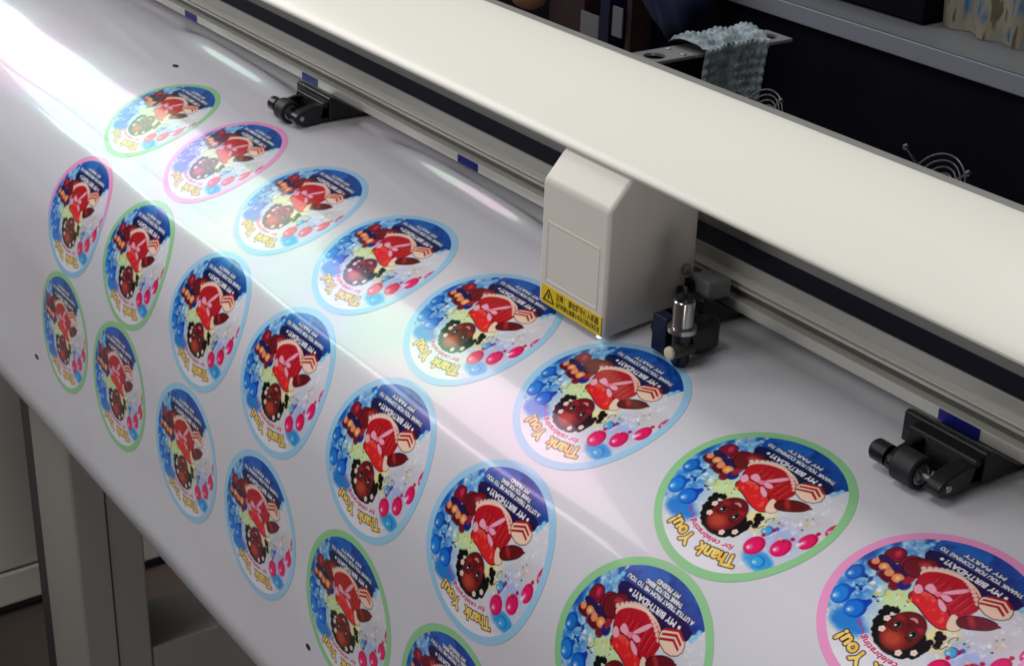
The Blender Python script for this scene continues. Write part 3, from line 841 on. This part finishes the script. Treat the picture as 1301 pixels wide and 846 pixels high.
# dark things at the top left behind the machine
M_brown = mat('dark_red_brown', (44, 24, 26), 0.5, 0, .2, 12)
M_navyc = mat('navy_fabric', (14, 20, 62), 0.8, 0, .25, 20)
M_sheet_grey = mat('flat_grey', (98, 98, 104), 0.8, 0, .06, 30)  # plain grey for the two thin flat sheets
sh = thing('shelf_unit', (-7.8, 5.7, -4), 'dark red brown shelf unit behind the cover at the top left', 'shelf')
MB().box(-8.25, -7.62, 5.72, 6.0, -4, 1.0).make('side_board', M_brown, sh)
MB().box(-7.27, -7.12, 5.66, 5.98, -4, 1.0).make('post', mat('navy_post', (16, 20, 50), .4), sh)
MB().box(-6.88, -6.80, 5.70, 5.98, -4, 1.0).make('post', M_brown, sh)
for (x0, x1, z0, z1, lb) in ((-7.60, -7.29, -.82, -.46, 'flat grey sheet beside the dark red board'), (-7.06, -6.90, -.60, -.29, 'narrow flat grey sheet right of the navy post')):
    p = MB().box(x0, x1, 5.66, 5.675, z0, z1).make('grey_sheet', M_sheet_grey, None, origin=(x0, 5.66, z0)); tag(p, lb, 'paper', 'flat grey sheets behind the machine')
tan = MB().sphere((-8.6, 5.7, -.42), .26).make('tan_bundle', mat('tan_cloth', (170, 128, 88), .8), None, smooth=True, origin=(-8.6, 5.7, -.42))
tag(tan, 'tan bundle at the very top edge, left of the dark shelf', 'bundle')
# navy cloth bag: crumpled
r = np.random.default_rng(3)
n_u, n_v = 40, 24
uu, vv = np.meshgrid(np.linspace(0, 2*PI, n_u), np.linspace(.02, PI - .02, n_v), indexing='ij')
rad = 1 + .10*np.sin(3*uu + 2*vv) + .07*np.sin(7*uu - 3*vv) + .05*np.sin(5*vv + 1)
P = np.stack([-5.98 + .42*rad*np.sin(vv)*np.cos(uu), 5.62 + .3*rad*np.sin(vv)*np.sin(uu), .10 + .42*rad*np.cos(vv)], -1)
bag = grid_object('navy_bag', P, np.ones((n_u-1, n_v-1), bool), M_navyc); tag(bag, 'crumpled navy cloth bag behind the knitted cloth', 'bag')

# perforated holder bar with a round hole at each end
M_bar = mat('grey_bracket_steel', (142, 144, 146), 0.4, .5, .06, 30)
hb_ = thing('holder_bar', (-4.07, 4.3, .2), 'flat grey metal bar with a round hole in each end, sticking out behind the cover', 'metal bar')
def holed_plate(x0, x1, y0, y1, z, hole, r, th_=.025):
    n = 48; cx, cy = hole; V = []; F = []
    outer = []
    for i in range(n):
        t_ = 2*PI*(i + .5)/n; c, s_ = math.cos(t_), math.sin(t_)
        kx = ((x1 if c > 0 else x0) - cx)/c if abs(c) > 1e-9 else 1e9; ky = ((y1 if s_ > 0 else y0) - cy)/s_ if abs(s_) > 1e-9 else 1e9
        k = min(kx, ky); outer.append((cx + k*c, cy + k*s_))
    inn = [(cx + r*math.cos(2*PI*(i+.5)/n), cy + r*math.sin(2*PI*(i+.5)/n)) for i in range(n)]
    for zz in (z, z - th_): V += [(a, b, zz) for a, b in outer] + [(a, b, zz) for a, b in inn]
    for i in range(n):
        j = (i+1) % n
        F += [(i, j, n+j, n+i), (2*n+j, 2*n+i, 3*n+i, 3*n+j), (n+i, n+j, 3*n+j, 3*n+i), (j, i, 2*n+i, 2*n+j)]
    return V, F
V, F = holed_plate(-4.23, -3.92, 3.52, 4.02, .2, (-4.07, 3.70), .095); MB().add(V, F).make('holed_plate', M_bar, hb_)
V, F = holed_plate(-4.23, -3.90, 4.72, 5.12, .2, (-4.07, 4.97), .095); MB().add(V, F).make('holed_plate', M_bar, hb_)
MB().box(-4.23, -3.91, 4.02, 4.72, .175, .2).make('bar', M_bar, hb_)
for sx in (-4.17, -3.97):
    MB().lathe((sx, 3.93, .2), (0, 0, 1), [(0, .022), (.012, .022), (.016, .01)], 14).make('screw', M_steel, hb_, smooth=True)
MB().box(-4.2, -3.95, 3.9, 4.9, -.9, .174).make('support', M_dark, hb_)

# knitted cloth draped over the bar
def knit():
    nu, nv = 150, 190
    u = np.linspace(0, 1, nu); v = np.linspace(0, 1, nv)
    Uu, Vv = np.meshgrid(u, v, indexing='ij')
    # u runs along y (width), v from the far side over the bar and down the near (+x) side
    L = Vv * 2.1
    y = 4.03 + .74*Uu + .03*np.sin(5*Vv + 2*Uu) + .06 * np.clip(1 - L*2, 0, 1) * Uu
    fold = .42
    on = L < fold
    x = np.where(on, -4.30 + L*.95, -3.895 + .03*np.sin(6*Uu + 3*L) + .02*np.sin(14*Uu))
    z = np.where(on, .215 + .10*np.sin(PI*np.clip(L/fold, 0, 1))**.7 * (.55 + .45*np.sin(8*Uu + .6)**2), .235 - (L - fold)*.95)
    bl = np.exp(-((L-fold)/.10)**2); x = x + .03*bl; z = z + .03*bl
    # stitches
    k = 13
    st = np.abs(np.sin(PI*k*Uu)) * (0.55 + 0.45*np.cos(2*PI*(Vv*26 + .5*np.abs(np.sin(PI*k*Uu)))))
    top = on
    z = z + np.where(top, .032*st, 0.004*st); x = x + np.where(top, 0.006*st, .030*st)
    return np.stack([x, y, z], -1)
M_wire = mat('dull_wire', (86, 86, 90), 0.35, .9)
M_knit = mat('grey_teal_yarn', (128, 140, 146), 0.9, 0, .55, 160, spec=.2)
kn_ = grid_object('knitted_cloth', knit(), np.ones((149, 189), bool), M_knit)
tag(kn_, 'grey green knitted cloth draped over the holed metal bar', 'knitted cloth')

# wire guards with ball ended prongs
def guard(cx, cy, cz, k, label, ang):
    t = thing('wire_guard', (cx, cy, cz), label, 'wire guard', 'round chrome wire guards with ball tipped prongs behind the cover')
    for r_ in (.09, .13, .17, .21):
        pts = [(cx + k*r_*math.cos(a), cy + .1*math.sin(a)*k, cz + k*r_*math.sin(a)) for a in np.linspace(-.3, PI + .3, 30)]
        MB().tube(pts, .0055*k).make('ring', M_wire, t, smooth=True)
    for a in ang:
        a = math.radians(a)
        p0 = (cx + k*.06*math.cos(a), cy, cz + k*.06*math.sin(a)); p1 = (cx + k*.32*math.cos(a), cy - .03, cz + k*.32*math.sin(a))
        q = MB().tube([p0, p1], .008*k).make('prong', M_wire, t, smooth=True)
        MB().sphere(p1, .02*k).make('ball_tip', M_wire, q.parent, smooth=True)
guard(.21, 2.2, .69, .95, 'wire guard with two ball tipped prongs behind the right part of the cover', (138, 38))
guard(-1.26, 2.2, .70, .85, 'wire guard half hidden by the hanging knitted cloth', (42,))

# ------------------------------------------------------------------ lower left: floor and cabinet behind the leg
M_floor = mat('brown_floor', (98, 86, 81), 0.6, 0, .15, 6)
fl = MB().box(-60, 20, -40, 14, -8.2, -8.0).make('floor', M_floor); fl['kind'] = 'structure'
cb = thing('grey_cabinet', (-11.1, 1, -8), 'grey panelled cabinet in shadow behind the machine leg', 'cabinet')
M_cab = mat('grey_cabinet_paint', (200, 198, 190), 0.55, 0, .05, 4)
MB().box(-11.6, -10.82, -4.0, 6.0, -7.36, -1.0).make('upper_panel', M_cab, cb, bevel=.03)
MB().box(-11.6, -10.80, -4.0, 6.0, -7.84, -7.39).make('lower_panel', M_cab, cb, bevel=.03)
MB().box(-11.6, -10.95, -3.9, 5.9, -8.0, -7.8).make('shadow_line_base', M_legd, cb)  # dark strip standing for the shadow line under the panel
